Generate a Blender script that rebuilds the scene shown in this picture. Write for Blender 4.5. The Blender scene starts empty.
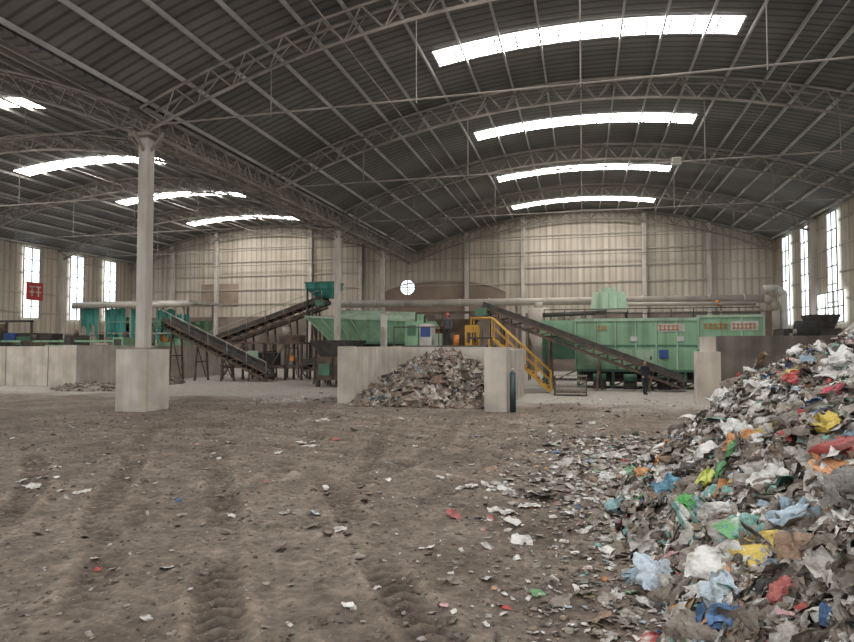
import bpy, math, numpy as np
from mathutils import Vector, Matrix
S=1.4
rng=np.random.default_rng(7)
sc=bpy.context.scene
col=sc.collection
try:
    sc.view_settings.view_transform='Standard'
except Exception: pass

# ---------------------------------------------------------------- materials
def nmat(name,c1,c2=None,scale=3,rough=.85,metal=0,bump=.15,stretch=(1,1,1),rib=None,emit=0,detail=6,contrast=(.35,.65),ecol=None,streak=0):
    m=bpy.data.materials.new(name); m.use_nodes=True
    nt=m.node_tree; N=nt.nodes; L=nt.links
    b=N['Principled BSDF']; b.inputs['Roughness'].default_value=rough; b.inputs['Metallic'].default_value=metal
    if c2 is None: c2=tuple(x*.78 for x in c1)
    tc=N.new('ShaderNodeTexCoord')
    mp=N.new('ShaderNodeMapping'); mp.inputs['Scale'].default_value=tuple(x/S for x in stretch)
    L.new(tc.outputs['Object'],mp.inputs['Vector'])
    nz=N.new('ShaderNodeTexNoise'); nz.inputs['Scale'].default_value=scale; nz.inputs['Detail'].default_value=detail
    L.new(mp.outputs[0],nz.inputs['Vector'])
    cr=N.new('ShaderNodeValToRGB'); cr.color_ramp.elements[0].position=contrast[0]; cr.color_ramp.elements[1].position=contrast[1]
    cr.color_ramp.elements[0].color=(*c2,1); cr.color_ramp.elements[1].color=(*c1,1)
    L.new(nz.outputs['Fac'],cr.inputs['Fac'])
    out=cr.outputs['Color']; hgt=nz.outputs['Fac']
    if streak:
        m2=N.new('ShaderNodeMapping'); m2.inputs['Scale'].default_value=(2.2/S,2.2/S,.12/S); L.new(tc.outputs['Object'],m2.inputs['Vector'])
        n2=N.new('ShaderNodeTexNoise'); n2.inputs['Scale'].default_value=1.5; n2.inputs['Detail'].default_value=5; L.new(m2.outputs[0],n2.inputs['Vector'])
        r2=N.new('ShaderNodeValToRGB'); r2.color_ramp.elements[0].position=.35;r2.color_ramp.elements[1].position=.6
        k=1-streak; r2.color_ramp.elements[0].color=(k,k*.95,k*.88,1); r2.color_ramp.elements[1].color=(1,1,1,1); L.new(n2.outputs['Fac'],r2.inputs[0])
        x2=N.new('ShaderNodeMix'); x2.data_type='RGBA'; x2.blend_type='MULTIPLY'; x2.inputs[0].default_value=1
        L.new(out,x2.inputs[6]); L.new(r2.outputs[0],x2.inputs[7]); out=x2.outputs[2]
    if rib:
        axis,per,dark=rib
        sp=N.new('ShaderNodeSeparateXYZ'); L.new(tc.outputs['Object'],sp.inputs[0])
        if axis=='xy':
            ad=N.new('ShaderNodeMath'); ad.operation='ADD'; L.new(sp.outputs[0],ad.inputs[0]); L.new(sp.outputs[1],ad.inputs[1]); src=ad.outputs[0]
        elif axis=='x': src=sp.outputs[0]
        elif axis=='y': src=sp.outputs[1]
        else: src=sp.outputs[2]
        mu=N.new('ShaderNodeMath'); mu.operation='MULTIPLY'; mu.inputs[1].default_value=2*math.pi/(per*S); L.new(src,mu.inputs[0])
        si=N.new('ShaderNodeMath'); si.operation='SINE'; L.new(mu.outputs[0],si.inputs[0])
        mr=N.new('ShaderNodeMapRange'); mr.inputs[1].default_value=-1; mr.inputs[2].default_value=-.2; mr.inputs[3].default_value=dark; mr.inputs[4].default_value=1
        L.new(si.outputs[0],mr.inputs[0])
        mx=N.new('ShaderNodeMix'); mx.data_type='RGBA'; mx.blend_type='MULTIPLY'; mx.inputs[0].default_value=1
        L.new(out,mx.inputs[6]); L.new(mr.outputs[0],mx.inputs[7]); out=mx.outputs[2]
        hgt=mr.outputs[0]
    L.new(out,b.inputs['Base Color'])
    if bump>0:
        bp=N.new('ShaderNodeBump'); bp.inputs['Strength'].default_value=bump; bp.inputs['Distance'].default_value=.05
        L.new(hgt,bp.inputs['Height']); L.new(bp.outputs[0],b.inputs['Normal'])
    if emit:
        b.inputs['Emission Strength'].default_value=emit
        if ecol: b.inputs['Emission Color'].default_value=(*ecol,1)
        else: L.new(out,b.inputs['Emission Color'])
    return m

M={}
M['conc']=nmat('concrete_weathered',(.66,.62,.565),(.43,.40,.36),1.4,.9,bump=.3,contrast=(.3,.65),streak=.15)
M['conc_d']=nmat('concrete_dark',(.23,.205,.18),(.12,.107,.094),1.2,.95,bump=.3,streak=.3)
M['paint']=nmat('column_paint',(.60,.56,.51),(.43,.395,.355),2.5,.7,stretch=(1,1,.3))
M['steel']=nmat('truss_steel',(.33,.295,.263),(.19,.168,.148),1.5,.6,bump=0)
M['purl']=nmat('purlin_galvanised',(.58,.565,.54),(.38,.365,.35),.6,.5,bump=0)
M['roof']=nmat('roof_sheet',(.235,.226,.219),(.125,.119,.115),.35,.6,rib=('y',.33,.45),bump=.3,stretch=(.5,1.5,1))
M['wall']=nmat('wall_sheet',(.64,.575,.49),(.48,.425,.35),.5,.7,rib=('xy',.42,.72),bump=.3,stretch=(1,1,.35),streak=.22)
M['wains']=nmat('wall_brick',(.27,.22,.185),(.15,.122,.103),.8,.95,bump=.2)
M['brown']=nmat('brown_patch',(.33,.25,.20),(.23,.175,.135),.8,.9)
M['sky']=nmat('skylight_poly',(1,1,1),(.8,.86,.9),.8,.4,bump=0,emit=22,ecol=(1,.965,.92))
M['win']=nmat('window_pane',(.9,.97,1),(.75,.85,.92),.8,.3,bump=0,emit=2.4)
M['mint']=nmat('mint_paint',(.31,.54,.35),(.22,.41,.27),1.0,.5,bump=0,contrast=(.3,.6),streak=.28)
M['mint2']=nmat('mint_paint_pale',(.46,.62,.47),(.34,.48,.37),1.2,.55,bump=0,streak=.25)
M['dgreen']=nmat('dark_green_paint',(.09,.22,.14),(.06,.14,.09),1.5,.5,bump=0)
M['teal']=nmat('teal_cloth',(.08,.30,.25),(.03,.17,.15),1.5,.8,bump=.2,stretch=(2,2,.5))
M['dark']=nmat('dark_steel',(.085,.075,.068),(.035,.032,.03),3,.7,bump=0)
M['rust']=nmat('rusty_steel',(.17,.115,.08),(.07,.057,.048),2.5,.85)
M['belt']=nmat('rubber_belt',(.05,.047,.045),(.11,.09,.08),2,.9)
M['yellow']=nmat('yellow_rail',(.68,.38,.05),(.45,.25,.04),3,.5,bump=0)
M['orange']=nmat('orange_mark',(.72,.25,.05),(.5,.17,.04),3,.6,bump=0)
M['blue']=nmat('blue_panel',(.04,.10,.32),(.03,.07,.23),3,.5,bump=0)
M['white']=nmat('white_panel',(.65,.64,.61),(.45,.44,.41),2,.5,bump=0)
M['duct']=nmat('duct_beige',(.49,.44,.38),(.33,.295,.25),1,.5,bump=0)
M['red']=nmat('red_sign',(.50,.05,.04),(.35,.04,.03),3,.6,bump=0)
M['skin']=nmat('skin',(.42,.24,.16),(.36,.2,.13),8,.6,bump=0)
M['cloth']=nmat('dark_workwear',(.03,.035,.05),(.02,.022,.03),8,.9)
M['cloth2']=nmat('grey_workwear',(.10,.10,.11),(.06,.06,.07),8,.9)
M['helmet']=nmat('helmet_red',(.6,.06,.04),(.5,.05,.04),8,.4,bump=0)
M['hair']=nmat('black_hair',(.015,.012,.01),(.01,.01,.01),20,.7)
M['rubber']=nmat('black_rubber',(.02,.02,.02),(.035,.033,.03),4,.8)
M['cyl']=nmat('gas_cylinder_paint',(.05,.08,.10),(.03,.05,.06),4,.4,bump=0)

# ---------------------------------------------------------------- mesh builder
class MB:
    def __init__(s): s.v=[]; s.f=[]; s.m=[]; s.mats=[]; s.sm=[]
    def mi(s,k):
        if k not in s.mats: s.mats.append(k)
        return s.mats.index(k)
    def add(s,vs,fs,k,smooth=False):
        o=len(s.v); s.v+= [tuple(p) for p in vs]; i=s.mi(k)
        for f in fs: s.f.append(tuple(o+j for j in f)); s.m.append(i); s.sm.append(smooth)
    def hexa(s,v8,k):
        s.add(v8,[(3,2,1,0),(4,5,6,7),(0,1,5,4),(1,2,6,5),(2,3,7,6),(3,0,4,7)],k)
    def box(s,x0,x1,y0,y1,z0,z1,k):
        s.hexa([(x0,y0,z0),(x1,y0,z0),(x1,y1,z0),(x0,y1,z0),(x0,y0,z1),(x1,y0,z1),(x1,y1,z1),(x0,y1,z1)],k)
    def beam(s,p,q,w,h,k):
        p=Vector(p);q=Vector(q);d=(q-p).normalized()
        up=Vector((0,0,1)) if abs(d.z)<.95 else Vector((0,1,0))
        a=d.cross(up).normalized(); b=a.cross(d).normalized()
        a*=w/2;b*=h/2
        s.hexa([p-a-b,p+a-b,q+a-b,q-a-b,p-a+b,p+a+b,q+a+b,q-a+b],k)
    def tube(s,p,q,r,k,n=6,r2=None):
        r2=r if r2 is None else r2
        p=Vector(p);q=Vector(q);d=(q-p).normalized()
        up=Vector((0,0,1)) if abs(d.z)<.95 else Vector((0,1,0))
        a=d.cross(up).normalized(); b=a.cross(d).normalized()
        vs=[];fs=[]
        for j in range(n):
            t=2*math.pi*j/n; vs.append(p+(a*math.cos(t)+b*math.sin(t))*r)
        for j in range(n):
            t=2*math.pi*j/n; vs.append(q+(a*math.cos(t)+b*math.sin(t))*r2)
        for j in range(n): fs.append((j,(j+1)%n,n+(j+1)%n,n+j))
        fs.append(tuple(range(n-1,-1,-1))); fs.append(tuple(range(n,2*n)))
        s.add(vs,fs,k,n>=8)
    def pipe(s,pts,r,k,n=12):
        for a,b in zip(pts[:-1],pts[1:]): s.tube(a,b,r,k,n)
        for p in pts[1:-1]: s.ball(p,(r,r,r),k,n,n//2)
    def ball(s,c,r,k,n=12,m=8,zmin=-1):
        vs=[];fs=[]
        for i in range(m+1):
            ph=-math.pi/2+math.pi*i/m
            zz=max(math.sin(ph),zmin)
            for j in range(n):
                t=2*math.pi*j/n
                vs.append((c[0]+r[0]*math.cos(ph)*math.cos(t),c[1]+r[1]*math.cos(ph)*math.sin(t),c[2]+r[2]*zz))
        for i in range(m):
            for j in range(n): fs.append((i*n+j,i*n+(j+1)%n,(i+1)*n+(j+1)%n,(i+1)*n+j))
        s.add(vs,fs,k,True)
    def build(s,name,parent=None):
        me=bpy.data.meshes.new(name); me.from_pydata(s.v,[],s.f)
        for k in s.mats: me.materials.append(M[k])
        me.polygons.foreach_set('material_index',s.m)
        me.polygons.foreach_set('use_smooth',s.sm)
        me.update()
        ob=bpy.data.objects.new(name,me); col.objects.link(ob)
        if parent: ob.parent=parent
        return ob

# ---------------------------------------------------------------- noise
def vnoise(x,y,seed):
    r=np.random.default_rng(seed).random((256,256))
    xi=np.floor(x).astype(int);yi=np.floor(y).astype(int);fx=x-xi;fy=y-yi
    fx=fx*fx*(3-2*fx);fy=fy*fy*(3-2*fy)
    g=lambda a,b:r[a%256,b%256]
    return (g(xi,yi)*(1-fx)+g(xi+1,yi)*fx)*(1-fy)+(g(xi,yi+1)*(1-fx)+g(xi+1,yi+1)*fx)*fy-.5
def fbm(x,y,seed,o=4):
    s=0;a=1
    for i in range(o):
        c,d=math.cos(.6*i+.3),math.sin(.6*i+.3)
        s=s+a*vnoise((x*c-y*d)*2**i+7.3*i,(x*d+y*c)*2**i+3.1*i,seed+i); a*=.5
    return s

# ---------------------------------------------------------------- ground height
paths=[(-3.3,6.7,-1.3,3.4,.15,1.0),(-7.4,8.4,-3.6,3.4,.35,1.0),(-9,13,-4.6,6,-.5,.8),(-2.0,15,-1.9,8.2,.5,.6),(-8.5,16,-1.2,11.5,.8,.65),(-5.3,15,-3.4,8,.4,.65),(-10.5,12.5,-3.0,10.2,-.7,.65),(-6.2,9.5,-1.2,7.8,.7,.5)]
tracks=[]
for (x1,y1,x2,y2,c,a) in paths:
    d=np.array([x1-x2,y1-y2]);d=d/np.hypot(*d)
    for o in (-.62,.62): tracks.append((x1+d[1]*o,y1-d[0]*o,x2+d[1]*o,y2-d[0]*o,c,a))
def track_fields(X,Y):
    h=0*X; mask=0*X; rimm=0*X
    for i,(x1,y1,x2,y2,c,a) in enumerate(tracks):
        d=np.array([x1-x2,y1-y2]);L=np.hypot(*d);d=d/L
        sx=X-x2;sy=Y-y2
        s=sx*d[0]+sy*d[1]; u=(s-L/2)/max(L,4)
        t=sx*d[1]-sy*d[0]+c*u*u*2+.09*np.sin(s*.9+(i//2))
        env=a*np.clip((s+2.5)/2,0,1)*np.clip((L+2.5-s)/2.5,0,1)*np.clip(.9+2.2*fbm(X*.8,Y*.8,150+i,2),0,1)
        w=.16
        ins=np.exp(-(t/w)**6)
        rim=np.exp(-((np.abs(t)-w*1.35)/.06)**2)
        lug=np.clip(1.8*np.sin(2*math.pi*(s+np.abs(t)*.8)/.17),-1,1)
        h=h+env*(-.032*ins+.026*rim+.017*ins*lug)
        mask=np.maximum(mask,env*ins*(.65-.35*lug)); rimm=np.maximum(rimm,env*rim)  # darkest between lugs, painting in tread shade that diffuse light leaves weak
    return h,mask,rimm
def ground(X,Y):
    cl=fbm(X*9,Y*9,21,3)
    h=.05*fbm(X*.35,Y*.35,3,2)+.02*fbm(X*1.1,Y*1.1,11,3)+.018*cl+.06*np.maximum(vnoise(X*6.3,Y*6.3,91)-.2,0)
    h=h+track_fields(X,Y)[0]
    k=np.clip((19.8-Y)/2,0,1)
    return h*k
def axis(parts):
    o=[]
    for a,b,st in parts: o+=list(np.arange(a,b,st))
    return np.array(o+[parts[-1][1]])
def grid_obj(name,xs,ys,fn,mat,smooth=True):
    X,Y=np.meshgrid(xs,ys); Z=fn(X,Y); nx=len(xs);ny=len(ys)
    V=np.stack([X.ravel(),Y.ravel(),Z.ravel()],1)
    i=np.arange(nx*ny).reshape(ny,nx)
    F=np.stack([i[:-1,:-1].ravel(),i[:-1,1:].ravel(),i[1:,1:].ravel(),i[1:,:-1].ravel()],1)
    me=bpy.data.meshes.new(name); me.from_pydata(V.tolist(),[],F.tolist()); me.materials.append(mat)
    me.polygons.foreach_set('use_smooth',[smooth]*len(me.polygons)); me.update()
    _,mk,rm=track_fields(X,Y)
    a=me.attributes.new('packed_shade','FLOAT','POINT'); a.data.foreach_set('value',mk.ravel().astype(np.float32))
    a=me.attributes.new('loose_lit','FLOAT','POINT'); a.data.foreach_set('value',rm.ravel().astype(np.float32))
    ob=bpy.data.objects.new(name,me); col.objects.link(ob); return ob

def floor_mat():
    m=bpy.data.materials.new('dirt_floor'); m.use_nodes=True; nt=m.node_tree;N=nt.nodes;L=nt.links
    b=N['Principled BSDF']; b.inputs['Roughness'].default_value=.95
    tc=N.new('ShaderNodeTexCoord'); mp=N.new('ShaderNodeMapping'); mp.inputs['Scale'].default_value=(1/S,)*3
    L.new(tc.outputs['Object'],mp.inputs['Vector'])
    def noise(sc,d=6,r=.5):
        n=N.new('ShaderNodeTexNoise'); n.inputs['Scale'].default_value=sc; n.inputs['Detail'].default_value=d; n.inputs['Roughness'].default_value=r; L.new(mp.outputs[0],n.inputs['Vector']); return n
    def ramp(src,p0,p1,c0,c1):
        r=N.new('ShaderNodeValToRGB'); e=r.color_ramp.elements; e[0].position=p0;e[1].position=p1;e[0].color=(*c0,1);e[1].color=(*c1,1); L.new(src,r.inputs[0]); return r.outputs[0]
    def mix(t,f,a,b_):
        x=N.new('ShaderNodeMix'); x.data_type='RGBA'; x.blend_type=t
        if isinstance(f,(int,float)): x.inputs[0].default_value=f
        else: L.new(f,x.inputs[0])
        L.new(a,x.inputs[6]);L.new(b_,x.inputs[7]); return x.outputs[2]
    n1=noise(.45,8,.6);n2=noise(4,9,.7);n3=noise(38,3);n5=noise(14,4,.6);n6=noise(1.3,6,.6)
    dirt=ramp(n1.outputs['Fac'],.38,.62,(.178,.144,.115),(.255,.212,.174))
    d2=ramp(n2.outputs['Fac'],.32,.66,(.58,.56,.54),(1.32,1.32,1.32))
    dirt=mix('MULTIPLY',.9,dirt,d2)
    d6=ramp(n6.outputs['Fac'],.4,.6,(.74,.71,.68),(1.12,1.12,1.12)); dirt=mix('MULTIPLY',.8,dirt,d6)
    d3=ramp(n5.outputs['Fac'],.35,.65,(.68,.68,.68),(1.28,1.28,1.28)); dirt=mix('MULTIPLY',.85,dirt,d3)
    sp=ramp(n3.outputs['Fac'],.65,.71,(0,0,0),(.17,.16,.14))
    dirt=mix('ADD',1,dirt,sp)
    at=N.new('ShaderNodeAttribute'); at.attribute_name='packed_shade'
    pk=ramp(at.outputs['Fac'],0,1,(1,1,1),(.46,.43,.41)); dirt=mix('MULTIPLY',1,dirt,pk)  # darker packed soil, plus shade painted into ruts and tread grooves
    at2=N.new('ShaderNodeAttribute'); at2.attribute_name='loose_lit'
    lo=ramp(at2.outputs['Fac'],0,1,(1,1,1),(1.28,1.28,1.28)); dirt=mix('MULTIPLY',1,dirt,lo)  # loose crumbs on rims, painted lighter to strengthen weak relief shading
    conc=ramp(n2.outputs['Fac'],.3,.7,(.29,.265,.235),(.47,.435,.39))
    spx=N.new('ShaderNodeSeparateXYZ'); L.new(mp.outputs[0],spx.inputs[0])
    a=N.new('ShaderNodeMath'); a.operation='MULTIPLY_ADD'; a.inputs[1].default_value=9; L.new(n1.outputs['Fac'],a.inputs[0]); L.new(spx.outputs[1],a.inputs[2])
    mr=N.new('ShaderNodeMapRange'); mr.inputs[1].default_value=22.6; mr.inputs[2].default_value=25; L.new(a.outputs[0],mr.inputs[0])
    c=mix('MIX',mr.outputs[0],dirt,conc)
    L.new(c,b.inputs['Base Color'])
    bp=N.new('ShaderNodeBump'); bp.inputs['Strength'].default_value=1; bp.inputs['Distance'].default_value=.06
    n4=noise(13,8,.65); L.new(n4.outputs['Fac'],bp.inputs['Height']); L.new(bp.outputs[0],b.inputs['Normal'])
    return m
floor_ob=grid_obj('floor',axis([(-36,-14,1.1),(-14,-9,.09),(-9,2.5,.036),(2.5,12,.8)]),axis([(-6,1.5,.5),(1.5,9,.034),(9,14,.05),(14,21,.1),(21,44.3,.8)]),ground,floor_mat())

# ---------------------------------------------------------------- shell
EAVE=8.5;RISE=2.65;YB=44.3;Y0=7.8  # roof cut short at its near end so sky light reaches the foreground
def zr(x):
    c=0 if x>=-12 else -24
    u=(x-c)/12
    return EAVE+RISE*(1-u*u)
TY=[7.8,15.1,22.4,29.7,37.0,44.0]
b=MB()
xs=[-36+.8*i for i in range(61)]
vs=[];fs=[]
for x in xs:
    z=zr(x)
    vs+=[(x,Y0,z),(x,YB+.2,z),(x,YB+.2,z+.08),(x,Y0,z+.08)]
for i in range(60):
    o=4*i
    fs+=[(o,o+1,o+5,o+4),(o+3,o+7,o+6,o+2),(o,o+4,o+7,o+3),(o+1,o+2,o+6,o+5)]
b.add(vs,fs,'roof'); b.build('ceiling')
b=MB()
for c in (0,-24):
    for i in range(-10,11):
        x=c+i*1.17
        b.beam((x,Y0,zr(x)-.08),(x,YB-.05,zr(x)-.08),.055,.12,'purl')
b.build('roof_purlins')
for c in (0,-24):
    for y in (12.0,19.0,26.6,33.9,41.2):
        b=MB();vs=[];fs=[];n=14
        for i in range(n+1):
            x=c-4.4+8.8*i/n; z=zr(x)-.012
            vs+=[(x,y-.5,z),(x,y+.5,z)]
        for i in range(n): fs.append((2*i,2*i+1,2*i+3,2*i+2))
        b.add(vs,fs,'sky')
        for i in range(0,n+1):
            x=c-4.4+8.8*i/n
            b.beam((x,y-.5,zr(x)-.04),(x,y+.5,zr(x)-.04),.05,.03,'purl')
        for dy in (-.3,0,.3):
            for i in range(n):
                xa=c-4.4+8.8*i/n; xb=xa+8.8/n
                b.beam((xa,y+dy,zr(xa)-.04),(xb,y+dy,zr(xb)-.04),.03,.02,'purl')
        b.build('skylight')
b=MB();vs=[];fs=[]
for x in xs:
    z=zr(x)-.02; vs+=[(x,YB,4.0),(x,YB,z),(x,YB+.2,z),(x,YB+.2,4.0)]
for i in range(60):
    o=4*i; fs+=[(o,o+4,o+5,o+1),(o+3,o+2,o+6,o+7)]
b.add(vs,fs,'wall')
b.box(-36,12,YB-.12,YB+.2,-.3,4.0,'wains')
for z in (5.0,6.1,7.2,8.3): b.beam((-36,YB-.05,z),(12,YB-.05,z),.06,.07,'duct')
for z,w in ((9.4,7.2),(10.4,4.2)):
    for c in (0,-24): b.beam((c-w,YB-.05,z),(c+w,YB-.05,z),.06,.07,'duct')
for c in (0,-24):
    for dx in (-8,-4,4,8):
        b.box(c+dx-.13,c+dx+.13,YB-.35,YB-.06,0,zr(c+dx)-.2,'paint')
pts=[(-14.6+.55*i) for i in range(18)]
for x,x2 in zip(pts[:-1],pts[1:]):
    f=lambda q:4.9+1.55*math.sqrt(max(0,1-((q+9.9)/5.2)**2))
    b.hexa([(x,YB-.03,4),(x2,YB-.03,4),(x2,YB,4),(x,YB,4),(x,YB-.03,f(x)),(x2,YB-.03,f(x2)),(x2,YB,f(x2)),(x,YB,f(x))],'brown')
    b.beam((x,YB-.07,f(x)),(x2,YB-.07,f(x2)),.06,.1,'duct')
b.box(-29.5,-26.2,YB-.03,YB,4.8,6.6,'brown')
b.build('wall_back')
b=MB(); b.tube((-12.4,YB-.08,6.0),(-12.4,YB-.04,6.0),.55,'win',20)
for a in range(20):
    t=a*math.pi/10;t2=t+math.pi/10
    b.beam((-12.4+.58*math.cos(t),YB-.1,6+.58*math.sin(t)),(-12.4+.58*math.cos(t2),YB-.1,6+.58*math.sin(t2)),.08,.08,'steel')
b.beam((-12.95,YB-.1,6),(-11.85,YB-.1,6),.06,.06,'steel'); b.beam((-12.4,YB-.1,5.45),(-12.4,YB-.1,6.55),.06,.06,'steel')
b.build('window_1')
for nm,x,sg in (('wall_left',-36,1),('wall_right',12,-1)):
    b=MB(); xo=x-.2*sg
    b.box(min(x,xo),max(x,xo),Y0,YB,1.2,EAVE,'wall')
    b.box(min(x+.06*sg,xo),max(x+.06*sg,xo),Y0,YB,-.3,1.2,'wains')
    for z in (2.6,4.0,5.3,6.6,7.8): b.beam((x+.04*sg,Y0,z),(x+.04*sg,YB,z),.06,.08,'duct')
    for y in TY[:-1]: b.box(min(x,x+.35*sg),max(x,x+.35*sg),y-.17,y+.17,0,EAVE-.1,'paint')
    b.build(nm)
wn=2
for x,sg in ((-36,1),(12,-1)):
    for y in (13,18,27,34.5,38.4,41.7):
        b=MB(); z0,z1=3.6,8.3
        if sg<0: z0=3.0
        xa=x+.09*sg; b.box(min(xa,x+.12*sg),max(xa,x+.12*sg),y-.62,y+.62,z0,z1,'win')
        xf=x+.16*sg
        for yy in (-.64,0,.64): b.beam((xf,y+yy,z0),(xf,y+yy,z1),.05,.06,'steel')
        k=6
        for i in range(k+1): b.beam((xf,y-.64,z0+(z1-z0)*i/k),(xf,y+.64,z0+(z1-z0)*i/k),.05,.05,'steel')
        b.build('window_%d'%wn); wn+=1
b=MB(); b.box(11.86,11.9,33.2,36.6,2.9,4.4,'win')
for i in range(4): b.beam((11.83,33.2+i*3.4/3,2.9),(11.83,33.2+i*3.4/3,4.4),.05,.06,'steel')
for z in (2.9,3.65,4.4): b.beam((11.83,33.2,z),(11.83,36.6,z),.05,.06,'steel')
b.build('window_%d'%wn)
b=MB(); b.box(-35.75,-35.7,34.0,35.3,4.8,6.0,'red')
for i in range(2):
    b.box(-35.69,-35.68,34.22+.5*i,34.6+.5*i,5.65,5.75,'white'); b.box(-35.69,-35.68,34.36+.5*i,34.46+.5*i,5.05,5.75,'white'); b.box(-35.69,-35.68,34.22+.5*i,34.6+.5*i,5.3,5.4,'white')
b.build('hanging_banner')

def truss_mesh(c,y):
    b=MB(); n=22; T=[];B=[]
    for i in range(n+1):
        x=c-11.85+23.7*i/n; z=zr(x)-.2
        T.append((x,z)); B.append((x,z-.62))
    for i in range(n):
        for dy in (-.24,.24):
            b.tube((T[i][0],y+dy,T[i][1]),(T[i+1][0],y+dy,T[i+1][1]),.045,'steel',5)
        b.tube((B[i][0],y,B[i][1]),(B[i+1][0],y,B[i+1][1]),.05,'steel',5)
        xm=(B[i][0]+B[i+1][0])/2; zm=(B[i][1]+B[i+1][1])/2
        for dy in (-.24,.24):
            b.tube((T[i][0],y+dy,T[i][1]),(xm,y,zm),.022,'steel',4)
            b.tube((xm,y,zm),(T[i+1][0],y+dy,T[i+1][1]),.022,'steel',4)
        b.tube((T[i][0],y-.24,T[i][1]),(T[i][0],y+.24,T[i][1]),.02,'steel',4)
    zt=7.95
    b.tube((c-11.8,y,zt),(c+11.8,y,zt),.026,'steel',5)
    for dx in (-8,-4,0,4,8):
        b.tube((c+dx,y,zt-.1),(c+dx,y,zr(c+dx)-.82),.015,'steel',4)
    return b
for c in (0,-24):
    for y in TY: truss_mesh(c,y-.05 if y<44 else 43.85).build('roof_truss')
b=MB(); X=-12; z0,z1=7.72,8.34; YS=14.9
for dx in (-.26,.26):
    b.beam((X+dx,YS,z0),(X+dx,YB-.1,z0),.09,.09,'steel'); b.beam((X+dx,YS,z1),(X+dx,YB-.1,z1),.09,.09,'steel')
    n=40; st=(YB-.2-YS)/n
    for i in range(n):
        ya=YS+i*st; b.tube((X+dx,ya,z0),(X+dx,ya+st/2,z1),.025,'steel',4); b.tube((X+dx,ya+st/2,z1),(X+dx,ya+st,z0),.025,'steel',4)
for i in range(n):
    ya=YS+i*st; b.tube((X-.26,ya,z0),(X+.26,ya,z0),.02,'steel',4)
b.box(-12.18,-11.82,Y0,YB-.1,8.42,8.5,'roof')
b.build('valley_lattice_beam')
b=MB()
for c in (0,-24):
    for dx in (-6,0,6):
        b.tube((c+dx,Y0,zr(c+dx)-.8),(c+dx,YB-.3,zr(c+dx)-.8),.025,'steel',5)
b.build('roof_bracing_rods')
for y in (15.1,29.7,37.0):
    b=MB(); w=.145 if y<20 else .13; xc=-11.85 if y<20 else -12
    zb=1.68 if y<20 else 1.2
    b.box(xc-w,xc+w,y-w,y+w,zb,7.62,'paint')
    b.box(xc-.34,xc+.34,y-.34,y+.34,7.58,7.66,'steel')
    b.box(xc-.25,xc+.25,y-.25,y+.25,zb,zb+.05,'steel')
    for dx in (-1,1):
        b.beam((xc,y,7.1),(xc,y+.55*dx,7.64),.07,.07,'steel')
        b.beam((xc,y,7.1),(xc+.55*dx,y,7.7),.06,.06,'steel')
    ww=.48 if y<20 else .35
    b.box(xc-ww,xc+ww,y-ww,y+ww,-.1,zb,'conc')
    b.build('concrete_column')
b=MB(); b.tube((4.1,29.6,10.1),(4.1,29.6,10.25),.03,'steel'); b.box(3.9,4.3,29.45,29.75,9.8,10.12,'white'); b.box(3.95,4.25,29.42,29.45,9.85,10.07,'duct'); b.build('floodlight')

# ---------------------------------------------------------------- concrete bays
def form_wall(b,x0,x1,y0,y1,z,k='conc'):
    b.box(x0,x1,y0,y1,-.1,z,k)
b=MB(); form_wall(b,-35.6,-21.75,23.0,23.4,1.74); form_wall(b,-21.7,-21.1,22.7,34.5,1.78)
b.box(-21.75,-21.05,22.6,22.75,-.1,1.8,'conc')
for x in (-33,-30.4,-27.8,-25.2,-22.9): b.box(x-.012,x+.012,22.985,23.0,0,1.74,'conc_d')
b.build('concrete_partition_wall')
b=MB()
form_wall(b,-7.25,-6.8,18.2,23.4,1.74); form_wall(b,-6.8,-2.5,23.0,23.4,1.72); form_wall(b,-2.45,-2.1,17.5,23.4,1.66)
b.box(-7.3,-6.75,18.1,18.25,-.1,1.76,'conc'); b.box(-2.6,-2.0,16.95,17.55,-.1,1.74,'conc')
b.build('concrete_storage_bay')
b=MB(); form_wall(b,3.3,3.95,20.2,20.8,1.6); b.box(3.45,3.85,20.35,20.65,1.6,2.05,'conc'); b.build('concrete_pillar')
b=MB(); form_wall(b,4.3,7.6,22.4,22.8,2.1,'conc_d'); form_wall(b,7.6,8.0,17.5,22.8,2.1,'conc_d'); b.build('concrete_retaining_wall')
b=MB(); b.box(-7.3,-3.6,23.6,26.9,-.1,1.78,'conc_d')
for x in (-7.2,-5.4,-3.7): b.tube((x,23.7,1.78),(x,23.7,2.5),.025,'rust')
b.tube((-7.2,23.7,2.5),(-5.4,23.7,2.5),.025,'rust')
b.build('loading_platform')

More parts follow.
